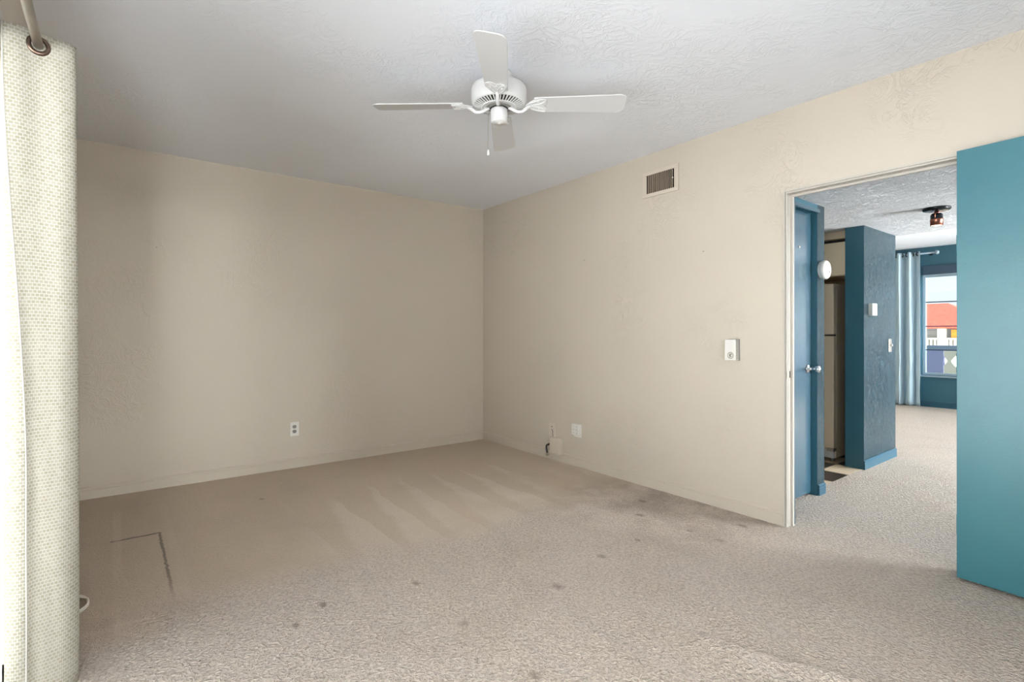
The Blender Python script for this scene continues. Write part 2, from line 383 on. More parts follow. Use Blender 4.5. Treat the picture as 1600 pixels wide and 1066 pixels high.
# ================================================================== THE SETTING
CZ = 2.46; HZ = 2.036          # bedroom ceiling, dropped hall ceiling
WT = 0.08                      # wall thickness at the doorway
DY0, DY1, DZ = -3.935, -3.165, 1.955   # doorway opening
# floor: fine grid around the ripple in the carpet
rip = [(-1.47, -3.33), (-1.428, -3.405), (-1.376, -3.506), (-1.346, -3.589), (-1.309, -3.687), (-1.275, -3.779), (-1.21, -3.911), (-1.13, -4.05), (-1.05, -4.2)]
def ripple(x, y):
    best = 9; tt = 0
    for i in range(len(rip)-1):
        a = Vector(rip[i]); b = Vector(rip[i+1]); p = Vector((x, y)); d = b-a
        t = max(0, min(1, (p-a).dot(d)/d.dot(d))); q = a+d*t; sgn = 1 if (p-q).x > 0 else -1
        l = (p-q).length
        if l < best: best = l; tt = (i+t)/(len(rip)-1); side = sgn
    k = min(1, tt/0.25)*min(1, (1-tt)/0.15)
    s = best*side
    return k*0.013*(math.exp(-(s/0.075)**2) if s < 0 else math.exp(-(s/0.014)**2))
xs = sorted(set([-3.415, -2.5, -1.65]+[round(-1.6+0.01*i, 3) for i in range(76)]+[-0.8, -0.4, 0, .08, 1, 2.0, 3.0, 4, 5, 6.79]))
ys = sorted(set([-7.0, -6, -5.05, -4.5]+[round(-4.3+0.012*i, 4) for i in range(90)]+[-3.1, -2.945]))
fl = MB(); nx = len(xs)
vs = [(x, y, max(0, ripple(x, y)) if (-1.62 < x < -0.84 and -4.31 < y < -3.2) else 0) for y in ys for x in xs]
fs = [(j*nx+i, j*nx+i+1, (j+1)*nx+i+1, (j+1)*nx+i) for j in range(len(ys)-1) for i in range(nx-1)]
fl.add(vs, fs, 0, True)
fl.add([(-3.415, -2.945, 0), (0.08, -2.945, 0), (0.08, 0, 0), (-3.415, 0, 0)], [(0, 1, 2, 3)])
fl.add([(2.58, -2.945, 0), (6.79, -2.945, 0), (6.79, 0, 0), (2.58, 0, 0)], [(0, 1, 2, 3)])
struct(fl.build('floor', 'carpet'), 'beige nubby carpet running from the bedroom into the hall', 'carpet')
kf = MB(); kf.add([(0.08, -2.945, 0), (2.58, -2.945, 0), (2.58, 0, 0), (0.08, 0, 0)], [(0, 1, 2, 3)])
struct(kf.build('floor', 'checker'), 'cream and brown checkered kitchen floor beyond the carpet edge', 'floor')
# ceilings
c = MB().box(-3.415, 0, -5.05, 0, CZ, CZ+0.14); struct(c.build('ceiling', 'white_ceiling'), 'white trowelled plaster bedroom ceiling', 'ceiling')
c = MB().box(WT, 2.60, -7, 0, HZ, CZ+0.14); struct(c.build('ceiling', 'white_hall_ceiling'), 'lower white plaster ceiling of the hall', 'ceiling')
c = MB().box(2.60, 6.79, -7, 0, CZ, CZ+0.14); struct(c.build('ceiling', 'white_ceiling'), 'higher white ceiling of the far living room', 'ceiling')
c = MB().box(-4.75, 8.5, -8.2, 1.5, CZ+0.15, CZ+0.3); struct(c.build('roof', 'concrete'), 'flat roof slab with unseen balcony and walkway overhangs shaped to block the sun', 'roof')  # overhangs are unseen, sized to keep sun out of the rooms
# bedroom walls
w = MB().box(-3.515, 0.0, 0, 0.1, 0, CZ); struct(w.build('wall_back', 'beige'), 'beige textured wall with one white outlet', 'wall')
w = MB().box(-3.515, -3.3, -5.15, -5.05, 0, CZ).box(-1.3, 0, -5.15, -5.05, 0, CZ).box(-3.3, -1.3, -5.15, -5.05, 0, 0.7).box(-3.3, -1.3, -5.15, -5.05, 1.75, CZ); struct(w.build('wall_front', 'beige'), 'beige wall behind the camera', 'wall')
fm = {'+x': 1}
w = MB().box(0, WT, DY1+0.02, 0.1, 0, CZ, 0, fm).box(0, WT, -7.0, DY0-0.02, 0, CZ, 0, fm).box(0, WT, DY0-0.02, DY1+0.02, DZ+0.02, CZ, 0, fm)
struct(w.build('wall_right', ['beige', 'teal']), 'beige wall with air vent and doorway to the teal hall', 'wall')
WY0, WY1, WZ1 = -4.85, -2.28, 2.04
w = MB().box(-3.515, -3.415, WY1, 0, 0, CZ).box(-3.515, -3.415, -5.05, WY0, 0, CZ).box(-3.515, -3.415, WY0, WY1, WZ1, CZ)
struct(w.build('wall_left', 'beige'), 'beige window wall behind the hanging curtain', 'wall')
# baseboards: painted in, with two fine grooves
def baseboard_profile(h=0.082):
    return [(0, 0), (0.011, 0), (0.011, h*0.70), (0.0085, h*0.72), (0.0085, h*0.76), (0.011, h*0.78), (0.011, h*0.90), (0.006, h*0.97), (0.003, h), (0, h)]
def baseboard(name, p0, p1, nrm, m, h=0.082):
    a, b, k = Vector((*p0, 0)), Vector((*p1, 0)), Vector((*nrm, 0)); mb = MB()
    pr = baseboard_profile(h); vs = [q + k*d + Vector((0, 0, z)) for q in (a, b) for d, z in pr]; L = len(pr)
    mb.add(vs, [(i, (i+1) % L, L+(i+1) % L, L+i) for i in range(L)]+[tuple(range(L-1, -1, -1)), tuple(range(L, 2*L))])
    return mb.build(name, m)
struct(baseboard('baseboard_back', (-3.415, 0), (0, 0), (0, -1), 'beige'), 'beige grooved skirting under the back wall', 'baseboard')
struct(baseboard('baseboard_right', (0, 0), (0, DY1+0.025), (-1, 0), 'beige'), 'beige grooved skirting under the wall with the vent', 'baseboard')
struct(baseboard('baseboard_right', (0, -3.98), (0, -5.05), (-1, 0), 'beige'), 'beige skirting behind the open teal door', 'baseboard')
struct(baseboard('baseboard_left', (-3.415, 0), (-3.415, WY1), (1, 0), 'beige'), 'beige skirting behind the curtain', 'baseboard')
# door frame
f = MB()
for (y0, y1, dx) in ((DY1+0.013, DY1+0.024, 0.010), (DY1+0.006, DY1+0.013, 0.003), (DY1, DY1+0.006, 0.014)):
    f.box(-dx, 0.004, y0, y1, 0, DZ+(y1-DY1))
    f.box(-dx, 0.004, DY0-(y1-DY1), DY0-(y0-DY1), 0, DZ+(y1-DY1))
    f.box(-dx, 0.004, DY0-(y0-DY1), DY1+(y0-DY1), DZ+(y0-DY1), DZ+(y1-DY1))
f.box(0, 0.05, DY1, DY1+0.02, 0, DZ).box(0, 0.05, DY0-0.02, DY0, 0, DZ).box(0, 0.05, DY0-0.02, DY1+0.02, DZ, DZ+0.02)
f.box(0.05, WT+0.012, DY1, DY1+0.035, 0, DZ, 1).box(0.05, WT+0.012, DY0-0.035, DY0, 0, DZ, 1).box(0.05, WT+0.012, DY0-0.035, DY1+0.035, DZ, DZ+0.035, 1)
f.box(0.038, 0.052, DY1-0.012, DY1, 0, DZ-0.012).box(0.038, 0.052, DY0, DY0+0.012, 0, DZ-0.012).box(0.038, 0.052, DY0, DY1, DZ-0.012, DZ)
fr = f.build('trim_1', ['frame_paint', 'teal_gloss']); struct(fr, 'greige steel frame round the bedroom doorway', 'door frame')
s = MB().box(0.004, 0.034, DY1-0.0015, DY1, 0.86, 0.93).box(-0.0155, 0.004, DY1-0.0015, DY1+0.005, 0.875, 0.915, 1).box(0.012, 0.026, DY1-0.002, DY1-0.0014, 0.875, 0.915, 2)
s.build('strike_plate', ['nickel', 'nickel', 'dark'], fr)
# open bedroom door, folded back against the wall
dr = bpy.data.objects.new('door_1', None); COL.objects.link(dr); dr.location = (-0.028, -3.945, 0)
struct(dr, 'bright teal door swung wide open against the beige wall', 'door')
dr.rotation_euler = (0, 0, math.radians(-4))
d = MB().box(-0.036, 0, -0.765, 0, 0.018, 1.975); d.build('door_slab', 'teal_bright', dr, bevel=0.002)
for z in (0.25, 1.0, 1.55):
    MB().lathe([(0.006, z-0.045), (0.006, z+0.045)], 12, c=(0.004, 0.006, 0)).box(0.0, 0.012, -0.03, 0.002, z-0.04, z+0.04).build('hinge', 'teal_bright', dr)
R90 = Matrix.Rotation(-PI/2, 4, 'Y')
MB().lathe([(0.03, 0), (0.03, 0.006), (0.012, 0.01), (0.012, 0.035), (0.026, 0.042), (0.028, 0.055), (0.02, 0.066), (0.004, 0.068)], 24, mt=R90, c=(-0.036, -0.70, 0.9)).build('door_knob', 'nickel', dr)

t_ = MB().box(-3.415, -3.400, WY1, WY1+0.07, 0, WZ1+0.07).box(-3.415, -3.400, WY0-0.07, WY0, 0, WZ1+0.07).box(-3.415, -3.400, WY0, WY1, WZ1, WZ1+0.07)
struct(t_.build('trim_6', 'frame_paint'), 'greige casing round the balcony door', 'door casing')
# bedroom sliding window
def glazed(name, label, plane, a0, a1, z0, z1, frame_m, axis='x', rails=(), stiles=(), t=0.05, fw=0.05, pane='glass'):
    """framed glass in a wall; rails are heights of horizontal bars, stiles are positions of vertical ones"""
    root = bpy.data.objects.new(name, None); COL.objects.link(root); struct(root, label, 'window')
    m = MB()
    def bx(u0, u1, w0, w1, dd=t):
        if axis == 'x': m.box(plane-dd/2, plane+dd/2, u0, u1, w0, w1)
        else: m.box(u0, u1, plane-dd/2, plane+dd/2, w0, w1)
    bx(a0, a0+fw, z0, z1); bx(a1-fw, a1, z0, z1); bx(a0+fw, a1-fw, z0, z0+fw); bx(a0+fw, a1-fw, z1-fw, z1)
    m.build('window_frame', frame_m, root)
    for r in rails:
        m = MB(); bx(a0+fw, a1-fw, r-0.008, r+0.008, 0.03); m.build('window_bar', 'shade', root)
    for q in stiles:
        m = MB(); bx(q-0.03, q+0.03, z0+fw, z1-fw, 0.04); m.build('window_stile', frame_m, root)
    m = MB(); bx(a0+fw, a1-fw, z0+fw, z1-fw, 0.004)
    if pane == 'frosted': m = MB(); m.add([(a0+fw, plane, z0+fw), (a1-fw, plane, z0+fw), (a1-fw, plane, z1-fw), (a0+fw, plane, z1-fw)], [(0, 1, 2, 3)])
    m.build('glass_pane', pane, root)
    return root
glazed('window_1', 'wide sliding glass balcony door beside the camera', -3.47, WY0, WY1, 0.0, WZ1, 'alu', stiles=(-3.565,))

glazed('fill_window_front', 'wide frosted window added in the wall behind the camera as fill light', -5.10, -3.3, -1.3, 0.7, 1.75, 'alu', 'y', fw=0.04, pane='frosted')  # added window, gives soft fill on the back wall
# hall, kitchen and living room walls
TR = 'teal_rough'
w = MB().box(0.76, 0.875, -3.02, -2.2, 0, HZ, 0, {'-x': 1}).box(WT, 0.76, -3.02, -2.90, 1.985, HZ, 1).box(WT, 0.76, -2.90, -2.88, 0, HZ, 1)
struct(w.build('wall_closet', [TR, 'teal']), 'teal rough plaster wall end beside the closet door', 'wall')
w = MB().box(1.811, 2.585, -2.96, -2.82, 0, HZ, 0, {'-x': 1}); struct(w.build('wall_partition', [TR, 'teal']), 'teal rough plaster partition end screening the kitchen', 'wall')
w = MB().box(2.50, 2.585, -2.82, 0, 0, HZ, 0, {'+x': 1}); struct(w.build('wall_kitchen', ['cream_wall', 'teal']), 'cream wall at the side of the kitchen', 'wall')
w = MB().box(0.08, 6.79, 0, 0.1, 0, CZ); struct(w.build('wall_kitchen_back', 'cream_wall'), 'cream wall at the back of the kitchen', 'wall')
w = MB().box(6.79, 6.90, -0.0, 0.1, 0, CZ).box(6.79, 6.90, -2.117, 0, 0, CZ).box(6.79, 6.90, -3.95, -2.117, 0, 0.49).box(6.79, 6.90, -3.95, -2.117, 2.03, CZ)
w.box(6.79, 6.90, -4.2, -3.95, 0, CZ).box(6.79, 6.90, -6.05, -4.2, 0, 0.49).box(6.79, 6.90, -6.05, -4.2, 2.03, CZ).box(6.79, 6.90, -7.1, -6.05, 0, CZ)
struct(w.build('wall_far', 'teal'), 'dark teal far wall of the living room with a window and an added unseen one', 'wall')
w = MB().box(0, 1.6, -7.1, -7.0, 0, CZ).box(6.2, 6.79, -7.1, -7.0, 0, CZ).box(1.6, 6.2, -7.1, -7.0, 2.15, CZ)
struct(w.build('wall_south', 'teal'), 'teal side wall of the living room with added glass door', 'wall')
glazed('fill_glass_door', 'unseen sliding glass door added to light the living room and hall', -7.05, 1.6, 6.2, 0, 2.15, 'alu', 'y', stiles=(3.1, 4.6))  # added opening that brings south light into living room and hall
glazed('window_2', 'tall far window with blue-grey frame and four dark-barred panes beside curtain', 6.845, -3.95, -2.117, 0.49, 2.03, 'bluegrey_frame', rails=(1.612, 1.239, 0.876), fw=0.035)
glazed('fill_window_far', 'unseen second far living room window added along the wall for light', 6.845, -6.05, -4.2, 0.49, 2.03, 'bluegrey_frame', rails=(1.612, 1.239, 0.876), fw=0.035)  # added window, out of view, for more light and reflections
t_ = MB().box(6.755, 6.79, -3.98, -2.09, 0.462, 0.482); struct(t_.build('trim_2', 'bluegrey_frame', bevel=0.003), 'thin pale sill under the far window', 'window sill')
t_ = MB().box(6.755, 6.79, -6.08, -4.17, 0.462, 0.482); struct(t_.build('trim_3', 'bluegrey_frame', bevel=0.003), 'thin pale sill under the second far window', 'window sill')
struct(baseboard('baseboard_partition', (1.80, -2.96), (2.585, -2.96), (0, -1), 'teal_trim', 0.075), 'teal glossy skirting under the partition end', 'baseboard')
struct(baseboard('baseboard_closet', (0.77, -3.02), (0.875, -3.02), (0, -1), 'teal_trim', 0.075), 'teal glossy skirting under the wall end beside closet door', 'baseboard')
struct(baseboard('baseboard_far', (6.79, -7.0), (6.79, 0), (-1, 0), 'teal_trim', 0.09), 'teal skirting under the far window wall', 'baseboard')
# closet door
cd = bpy.data.objects.new('door_2', None); COL.objects.link(cd); struct(cd, 'dark teal glossy closed door just inside the hall', 'door')
MB().box(0.085, 0.755, -2.983, -2.945, 0.02, 1.975).build('door_slab', 'teal_gloss', cd, bevel=0.002)
t_ = MB().box(0.085, 0.77, -3.035, -3.02, 1.975, 2.0); struct(t_.build('trim_4', 'teal_gloss', bevel=0.003), 'teal head trim above the closed hall door', 'door trim')
Ry = Matrix.Rotation(PI/2, 4, 'X')     # +z of a lathe points to -y
h = MB().lathe([(0.032, 0), (0.031, 0.006), (0.024, 0.010), (0.011, 0.012), (0.010, 0.05), (0.022, 0.055), (0.026, 0.066), (0.022, 0.078), (0.004, 0.082)], 28, mt=Ry, c=(0.70, -2.983, 0.89))
h.build('door_knob', 'chrome', cd)
MB().lathe([(0.009, 0), (0.009, 0.003), (0.006, 0.005), (0.003, 0.005)], 16, mt=Ry, c=(0.567, -2.983, 1.726)).build('peephole', 'nickel', cd)

# ================================================================== CEILING FAN
fan = thing('ceiling_fan', 'white four-blade ceiling fan hanging from the bedroom ceiling', 'ceiling fan', (-1.577, -2.450, CZ))
MB().lathe([(0.068, 0), (0.068, -0.012), (0.055, -0.045), (0.030, -0.062)], 40).build('canopy', 'white_paint', fan)
MB().lathe([(0.030, -0.052), (0.050, -0.056), (0.118, -0.062), (0.137, -0.072), (0.141, -0.085), (0.141, -0.135), (0.139, -0.140), (0.139, -0.146), (0.136, -0.154), (0.130, -0.160), (0.126, -0.160)], 64, caps=False).build('motor_housing', 'white_paint', fan)
MB().lathe([(0.127, -0.156), (0.06, -0.166), (0.04, -0.166)], 48, caps=False).build('motor_core', 'dark', fan)
vr = MB()
for k in range(44):
    a = 2*PI*k/44; ca, sa = math.cos(a), math.sin(a)
    r0, r1, hw = 0.086, 0.129, 0.0028
    q = [(r0, -hw*0.8, -0.1735), (r1, -hw*1.3, -0.160), (r1, hw*1.3, -0.160), (r0, hw*0.8, -0.1735)]
    top = [(r, t, z+0.004) for r, t, z in q]
    vs = [(r*ca-t*sa, r*sa+t*ca, z) for r, t, z in q+top]
    vr.add(vs, [(0, 1, 2, 3), (7, 6, 5, 4), (0, 4, 5, 1), (1, 5, 6, 2), (2, 6, 7, 3), (3, 7, 4, 0)])
vr.lathe([(0.090, -0.169), (0.090, -0.1745), (0.082, -0.1765), (0.080, -0.171)], 48, caps=False)
vr.lathe([(0.082, -0.173), (0.068, -0.1765), (0.066, -0.170)], 48, caps=False)
vr.build('vent_ring', 'white_paint', fan)
MB().lathe([(0.066, -0.160), (0.060, -0.172), (0.044, -0.176)], 40, caps=False).build('rotor_hub', 'grey_plastic', fan)
MB().lathe([(0.030, -0.170), (0.034, -0.178), (0.0425, -0.182), (0.0435, -0.187), (0.0435, -0.232), (0.0415, -0.236), (0.0415, -0.244), (0.038, -0.248), (0.012, -0.250), (0.006, -0.253), (0.004, -0.255)], 40).build('switch_housing', 'white_paint', fan)
# blades
def blade_outline():
    p = []; r0, r1 = 0.178, 0.64
    p += [(r0, -0.050), (r0+0.006, -0.056)]
    for t in [i/10 for i in range(1, 11)]: p.append((r0+(r1-0.035-r0)*t, -0.056-0.013*t))
    for a in range(0, 91, 15):
        q = math.radians(a); p.append((r1-0.035+0.035*math.sin(q), -0.034-0.035*math.cos(q)))
    for (x, y) in [(x, -y) for x, y in reversed(p)]: p.append((x, y))
    return p
bo = blade_outline()
proto = {}
def fan_arm(ang, first):
    rz = Matrix.Rotation(ang, 4, 'Z')
    pitch = Matrix.Rotation(math.radians(12), 4, 'X')  # clockwise side higher
    base = Matrix.Translation((0, 0, -0.158)) @ rz
    if first:
        b = MB(); b.prism(bo, -0.003, 0.003, 0, Matrix.Rotation(math.radians(-12), 4, 'X')); o = b.build('blade', 'white_blade', fan, bevel=0.0015, seg=1)
        br = MB()
        arm = [(0.050, 0, -0.014), (0.066, 0, -0.020), (0.082, 0, -0.030), (0.100, 0, -0.036), (0.120, 0, -0.034), (0.132, 0, -0.024), (0.146, 0, -0.014), (0.165, 0, -0.008)]
        br.tube(arm, [0.010, 0.009, 0.009, 0.0085, 0.0085, 0.009, 0.009, 0.006], 12)
        P = Matrix.Rotation(math.radians(-12), 4, 'X')
        for sgn in (1, -1):       # two petals of the leaf-shaped bracket
            loop = []
            for k in range(24):
                a = 2*PI*k/24
                lx = 0.050*(1-math.cos(a))*0.92; ly = 0.026+0.0*a
                x = 0.136+lx*1.10; y = sgn*(0.026*(1-math.cos(a))*0.75+0.018*math.sin(a)*(0.5+0.5*(1-math.cos(a))/2)*-1+0.002)
                loop.append(P @ Vector((x, y, -0.0075)))
            br.tube(loop, 0.0026, 8, closed=True)
        lf = [(0.132, 0), (0.160, 0.030), (0.190, 0.050), (0.220, 0.053), (0.240, 0.040), (0.242, 0.018), (0.228, 0.0)]
        lf = lf+[(x, -y) for x, y in reversed(lf[1:-1])]
        br.prism(lf, -0.0065, -0.003, 0, P)
        for (x, y) in ((0.200, 0.028), (0.200, -0.028), (0.215, 0)):
            br.lathe([(0.006, -0.0065), (0.005, -0.009), (0.002, -0.010)], 12, mt=P @ Matrix.Translation((x, y, 0)))
        o2 = br.build('blade_bracket', 'white_paint', fan)
        proto['b'] = o; proto['r'] = o2
    else:
        o = proto['b'].copy(); o2 = proto['r'].copy(); COL.objects.link(o); COL.objects.link(o2); o.parent = fan; o2.parent = fan
    for q in (o, o2): q.matrix_local = base
for i, dg in enumerate((-39.5, 50.5, 140.5, 230.5)): fan_arm(math.radians(dg), i == 0)
# pull chain on the side towards the window
cd_ = Vector((-0.7928, 0.6096, 0))*0.046
pc = MB(); pts = [(cd_.x*0.9, cd_.y*0.9, -0.200), (cd_.x*1.12, cd_.y*1.12, -0.201), (cd_.x*1.2, cd_.y*1.2, -0.206)]+[(cd_.x*1.2, cd_.y*1.2, -0.21-0.18*k/10) for k in range(11)]
pc.tube(pts, 0.0014, 6); pch = pc.build('pull_chain', 'nickel', fan)
MB().lathe([(0.002, 0.012), (0.004, 0.010), (0.006, -0.008), (0.006, -0.014), (0.003, -0.017)], 16, c=(cd_.x*1.2, cd_.y*1.2, -0.398)).build('pull_knob', 'white_plastic', pch)

# ================================================================== FITTINGS IN THE BEDROOM
# air vent
v_ = thing('air_vent', 'beige painted air vent with dark vertical slots high on wall', 'air vent', (0, -2.272, 2.235))
def vy(y): return y+2.272
def vz(z): return z-2.235
f = MB(); y0, y1, z0, z1 = -0.155, 0.155, -0.094, 0.094; iy0, iy1, iz0, iz1 = -0.120, 0.118, -0.068, 0.068
for a in ((y0, y1, z0, iz0), (y0, y1, iz1, z1), (y0, iy0, iz0, iz1), (iy1, y1, iz0, iz1)): f.box(-0.010, 0, *a)
f.build('vent_frame', 'beige_plastic', v_, bevel=0.002)
MB().box(-0.002, 0.0, iy0, iy1, iz0, iz1).build('vent_shade_panel', 'pitch', v_)  # thin black panel, painted shade in place of a real duct hole
m_ = MB(); nS = 14
for k in range(nS-1):
    y = iy0+(iy1-iy0)*(k+1)/nS; m_.box(-0.0095, -0.002, y-0.0024, y+0.0024, iz0, iz1)
m_.build('slats', 'vent_slat', v_)
MB().box(-0.016, -0.009, iy0+0.006, iy0+0.012, -0.002, 0.006).build('damper_lever', 'white_plastic', v_)

def wall_frame(o, loc, nrm):
    o.location = loc
    ang = {'-y': 0, '-x': -PI/2}[nrm]; o.rotation_euler = (0, 0, ang)
# local frame for fittings: u along x, out of the wall along -y, up z
def outlet_parts(root, plate_m, face_m, w=0.072, hgt=0.118, holes='dark'):
    MB().box(-w/2, w/2, -0.006, 0, -hgt/2, hgt/2).build('cover_plate', plate_m, root, bevel=0.002)
    for s in (1, -1):
        zc = s*0.020
        pr = [(0.0165*math.cos(2*PI*k/20), max(-0.0135, min(0.0135, 0.0165*math.sin(2*PI*k/20)))) for k in range(20)]
        r = MB(); r.prism(pr, 0.004, 0.009, 0, Matrix.Translation((0, 0, zc)) @ Ry); so_ = r.build('socket', face_m, root)
        hh_ = MB().box(-0.0075, -0.0050, -0.0094, -0.006, zc+0.000, zc+0.008).box(0.0045, 0.0070, -0.0094, -0.006, zc+0.000, zc+0.007)
        hh_.lathe([(0.0028, 0.006), (0.0028, 0.0094)], 10, mt=Ry, c=(0, 0, zc-0.007)).build('slots', holes, so_)
    MB().lathe([(0.003, 0.005), (0.002, 0.0075)], 10, mt=Ry).build('screw', 'nickel', root)
o = thing('outlet', 'white double outlet low on the back wall', 'outlet'); wall_frame(o, (-1.931, 0, 0.327), '-y'); outlet_parts(o, 'white_plastic', 'grey_plastic')
o = thing('outlet', 'painted-over beige outlet above the small wall box', 'outlet'); wall_frame(o, (0, -1.105, 0.268), '-x')
MB().box(-0.045, 0.045, -0.005, 0, -0.062, 0.062).build('cover_plate', 'beige_plastic', o, bevel=0.002)
MB().box(-0.004, 0.004, -0.007, -0.004, 0.02, 0.03).box(-0.003, 0.003, -0.007, -0.004, -0.005, 0.002).build('slots', 'black', o)
# six-way adapter
o = thing('outlet_adapter', 'white outlet with bulky plug-in adapter on the vent wall', 'outlet adapter'); wall_frame(o, (0, -1.43, 0.313), '-x')
MB().box(-0.046, 0.046, -0.006, 0, -0.062, 0.050).build('cover_plate', 'white_plastic', o, bevel=0.002)
MB().box(-0.044, 0.040, -0.034, -0.005, -0.045, 0.050).build('adapter_body', 'white_plastic', o, bevel=0.006, seg=3)
for cx_ in (-0.022, 0.018):
    for cz_ in (-0.026, 0.003, 0.032):
        sl = MB()
        for dx_ in (-0.006, 0.004): sl.box(cx_+dx_, cx_+dx_+0.002, -0.0345, -0.033, cz_-0.004, cz_+0.005)
        sl.build('socket_slots', 'grey_plastic', o)
# junction box
o = thing('junction_box', 'small beige box on the skirting with a cable above', 'wall box'); wall_frame(o, (0, -1.175, 0.135), '-x')
MB().box(-0.060, 0.070, -0.045, 0, -0.070, 0.070).build('box_body', 'beige_plastic', o, bevel=0.005, seg=3)
MB().box(-0.061, 0.071, -0.012, -0.009, -0.071, 0.071).build('lid_seam', 'beige_plastic', o)
MB().tube([(-0.055, -0.006, 0.068), (-0.058, -0.006, 0.10), (-0.060, -0.006, 0.13)], 0.0035, 8).build('cable', 'grey_plastic', o)
o = thing('cable_end', 'short black cable with metal connector hanging by the wall box', 'cable'); wall_frame(o, (-0.030, -1.082, 0.10), '-x')
MB().tube([(-0.004, 0.028, 0.034), (0.0, -0.006, 0.030), (-0.004, -0.016, 0.024), (-0.002, -0.020, 0.006), (0.008, -0.024, -0.016), (0.022, -0.030, -0.034)], 0.008, 10).build('cable', 'black', o)
MB().lathe([(0.013, -0.013), (0.013, 0.013)], 6, smooth=False, mt=Matrix.Rotation(1.1, 4, 'Y'), c=(0.030, -0.032, -0.046)).build('connector', 'chrome', o)
# thermostat on the bedroom wall
o = thing('thermostat', 'white boxy thermostat with round dial on the beige wall', 'thermostat'); wall_frame(o, (0, -2.833, 1.032), '-x')
MB().box(-0.038, 0.038, -0.008, 0, -0.068, 0.068).build('back_plate', 'grey_plastic', o, bevel=0.002)
MB().box(-0.036, 0.036, -0.050, -0.008, -0.066, 0.066).build('housing', 'white_plastic', o, bevel=0.003)
g_ = MB()
for k in range(16):
    z = -0.058+k*0.0077; g_.box(0.0355, 0.0368, -0.044, -0.014, z, z+0.0035)
g_.build('side_grille', 'grey_plastic', o)
MB().lathe([(0.021, 0.0495), (0.021, 0.053), (0.0165, 0.053), (0.0165, 0.0495)], 32, mt=Ry, c=(0.004, 0, -0.034), caps=False).lathe([(0.010, 0.0495), (0.009, 0.053), (0.003, 0.054)], 24, mt=Ry, c=(0.004, 0, -0.034)).build('dial', 'nickel', o)
# nails
for (nm, loc, nr, lab) in (('nail', (0, -1.514, 1.749), '-x', 'small nail in the wall below and beyond the vent'), ('nail', (0, -2.62, 1.686), '-x', 'small nail in the wall above the white thermostat'), ('nail', (-2.89, 0, 1.764), '-y', 'small nail high in the back wall near the curtain')):
    m_ = MB().lathe([(0.0015, 0), (0.0015, 0.008), (0.0035, 0.009), (0.003, 0.0105)], 10, mt=Ry); o = m_.build(nm, 'grey_plastic'); wall_frame(o, loc, nr); tag(o, lab, 'nail')

# ================================================================== BEDROOM CURTAIN AND ROD
rodx, rodz = -3.317, 2.029
rt = thing('curtain_rod', 'brushed metal curtain rod running along above the balcony door', 'curtain rod', (rodx, -3.4, rodz))
MB().tube([(0, -1.6, 0), (0, 0, 0), (0, 1.32, 0)], 0.0125, 20).build('rod', 'nickel', rt)
for y in (-1.5, 1.28):
    MB().tube([(-0.098, y, 0.0), (0, y, 0.0)], 0.006, 10).lathe([(0.022, 0), (0.022, 0.005)], 20, mt=Matrix.Rotation(PI/2, 4, 'Y'), c=(-0.098, y, 0)).build('rod_bracket', 'nickel', rt)
MB().lathe([(0.0125, 0), (0.02, 0.008), (0.024, 0.022), (0.018, 0.036), (0.004, 0.042)], 20, mt=Matrix.Rotation(-PI/2, 4, 'X'), c=(0, 1.32, 0)).build('finial', 'nickel', rt)

def smooth_path(keys, n=10):
    """Catmull-Rom through plan points"""
    P = [Vector(k) for k in keys]; P = [P[0]*2-P[1]]+P+[P[-1]*2-P[-2]]; o = []
    for i in range(1, len(P)-2):
        for t in [k/n for k in range(n)]:
            a, b, c_, d_ = P[i-1], P[i], P[i+1], P[i+2]
            o.append(0.5*((2*b)+(c_-a)*t+(2*a-5*b+4*c_-d_)*t*t+(3*b-3*c_+d_-a)*t**3))
    o.append(P[-2]); return o
top_keys = [(-3.3945, -2.445), (-3.362, -2.436), (-3.317, -2.416), (-3.266, -2.412), (-3.237, -2.400), (-3.230, -2.380), (-3.246, -2.366), (-3.300, -2.366), (-3.350, -2.362), (-3.396, -2.350), (-3.402, -2.335), (-3.388, -2.322), (-3.317, -2.310), (-3.256, -2.300), (-3.250, -2.288), (-3.262, -2.280), (-3.317, -2.268), (-3.385, -2.255), (-3.396, -2.242), (-3.385, -2.232), (-3.317, -2.222), (-3.26, -2.21)]
bot_keys = [(-3.340, -2.462), (-3.322, -2.447), (-3.292, -2.440), (-3.256, -2.428), (-3.230, -2.402), (-3.223, -2.376), (-3.244, -2.360), (-3.296, -2.372), (-3.352, -2.392), (-3.392, -2.376), (-3.398, -2.345), (-3.380, -2.325), (-3.312, -2.310), (-3.250, -2.304), (-3.242, -2.288), (-3.258, -2.276), (-3.317, -2.268), (-3.380, -2.255), (-3.392, -2.242), (-3.380, -2.232), (-3.312, -2.220), (-3.25, -2.205)]
tk, bk = smooth_path(top_keys), smooth_path(bot_keys)
def curtain_mesh(tk, bk, z0, z1, rows=60, wrinkle=0.0025):
    arc = [0]
    for i in range(1, len(tk)): arc.append(arc[-1]+(tk[i]-tk[i-1]).length)
    vs = []; uv = []; n_ = len(tk)
    for j in range(rows+1):
        t = j/rows; z = z1+(z0-z1)*t; s_ = min(1, t*1.5); s_ = s_*s_*(3-2*s_)
        for i in range(n_):
            p = tk[i].lerp(bk[i], s_)
            wv = wrinkle*math.sin(arc[i]*38+z*5.0)*math.sin(z*7.3+i*0.11)*t
            vs.append((p.x+wv*0.3, p.y+wv, z+0.003*math.sin(arc[i]*30)*(1-t))); uv.append((arc[i], z))
    fs = [(j*n_+i, j*n_+i+1, (j+1)*n_+i+1, (j+1)*n_+i) for j in range(rows) for i in range(n_-1)]
    return vs, fs, uv
vs, fs, uv = curtain_mesh(tk, bk, 0.012, 2.067)
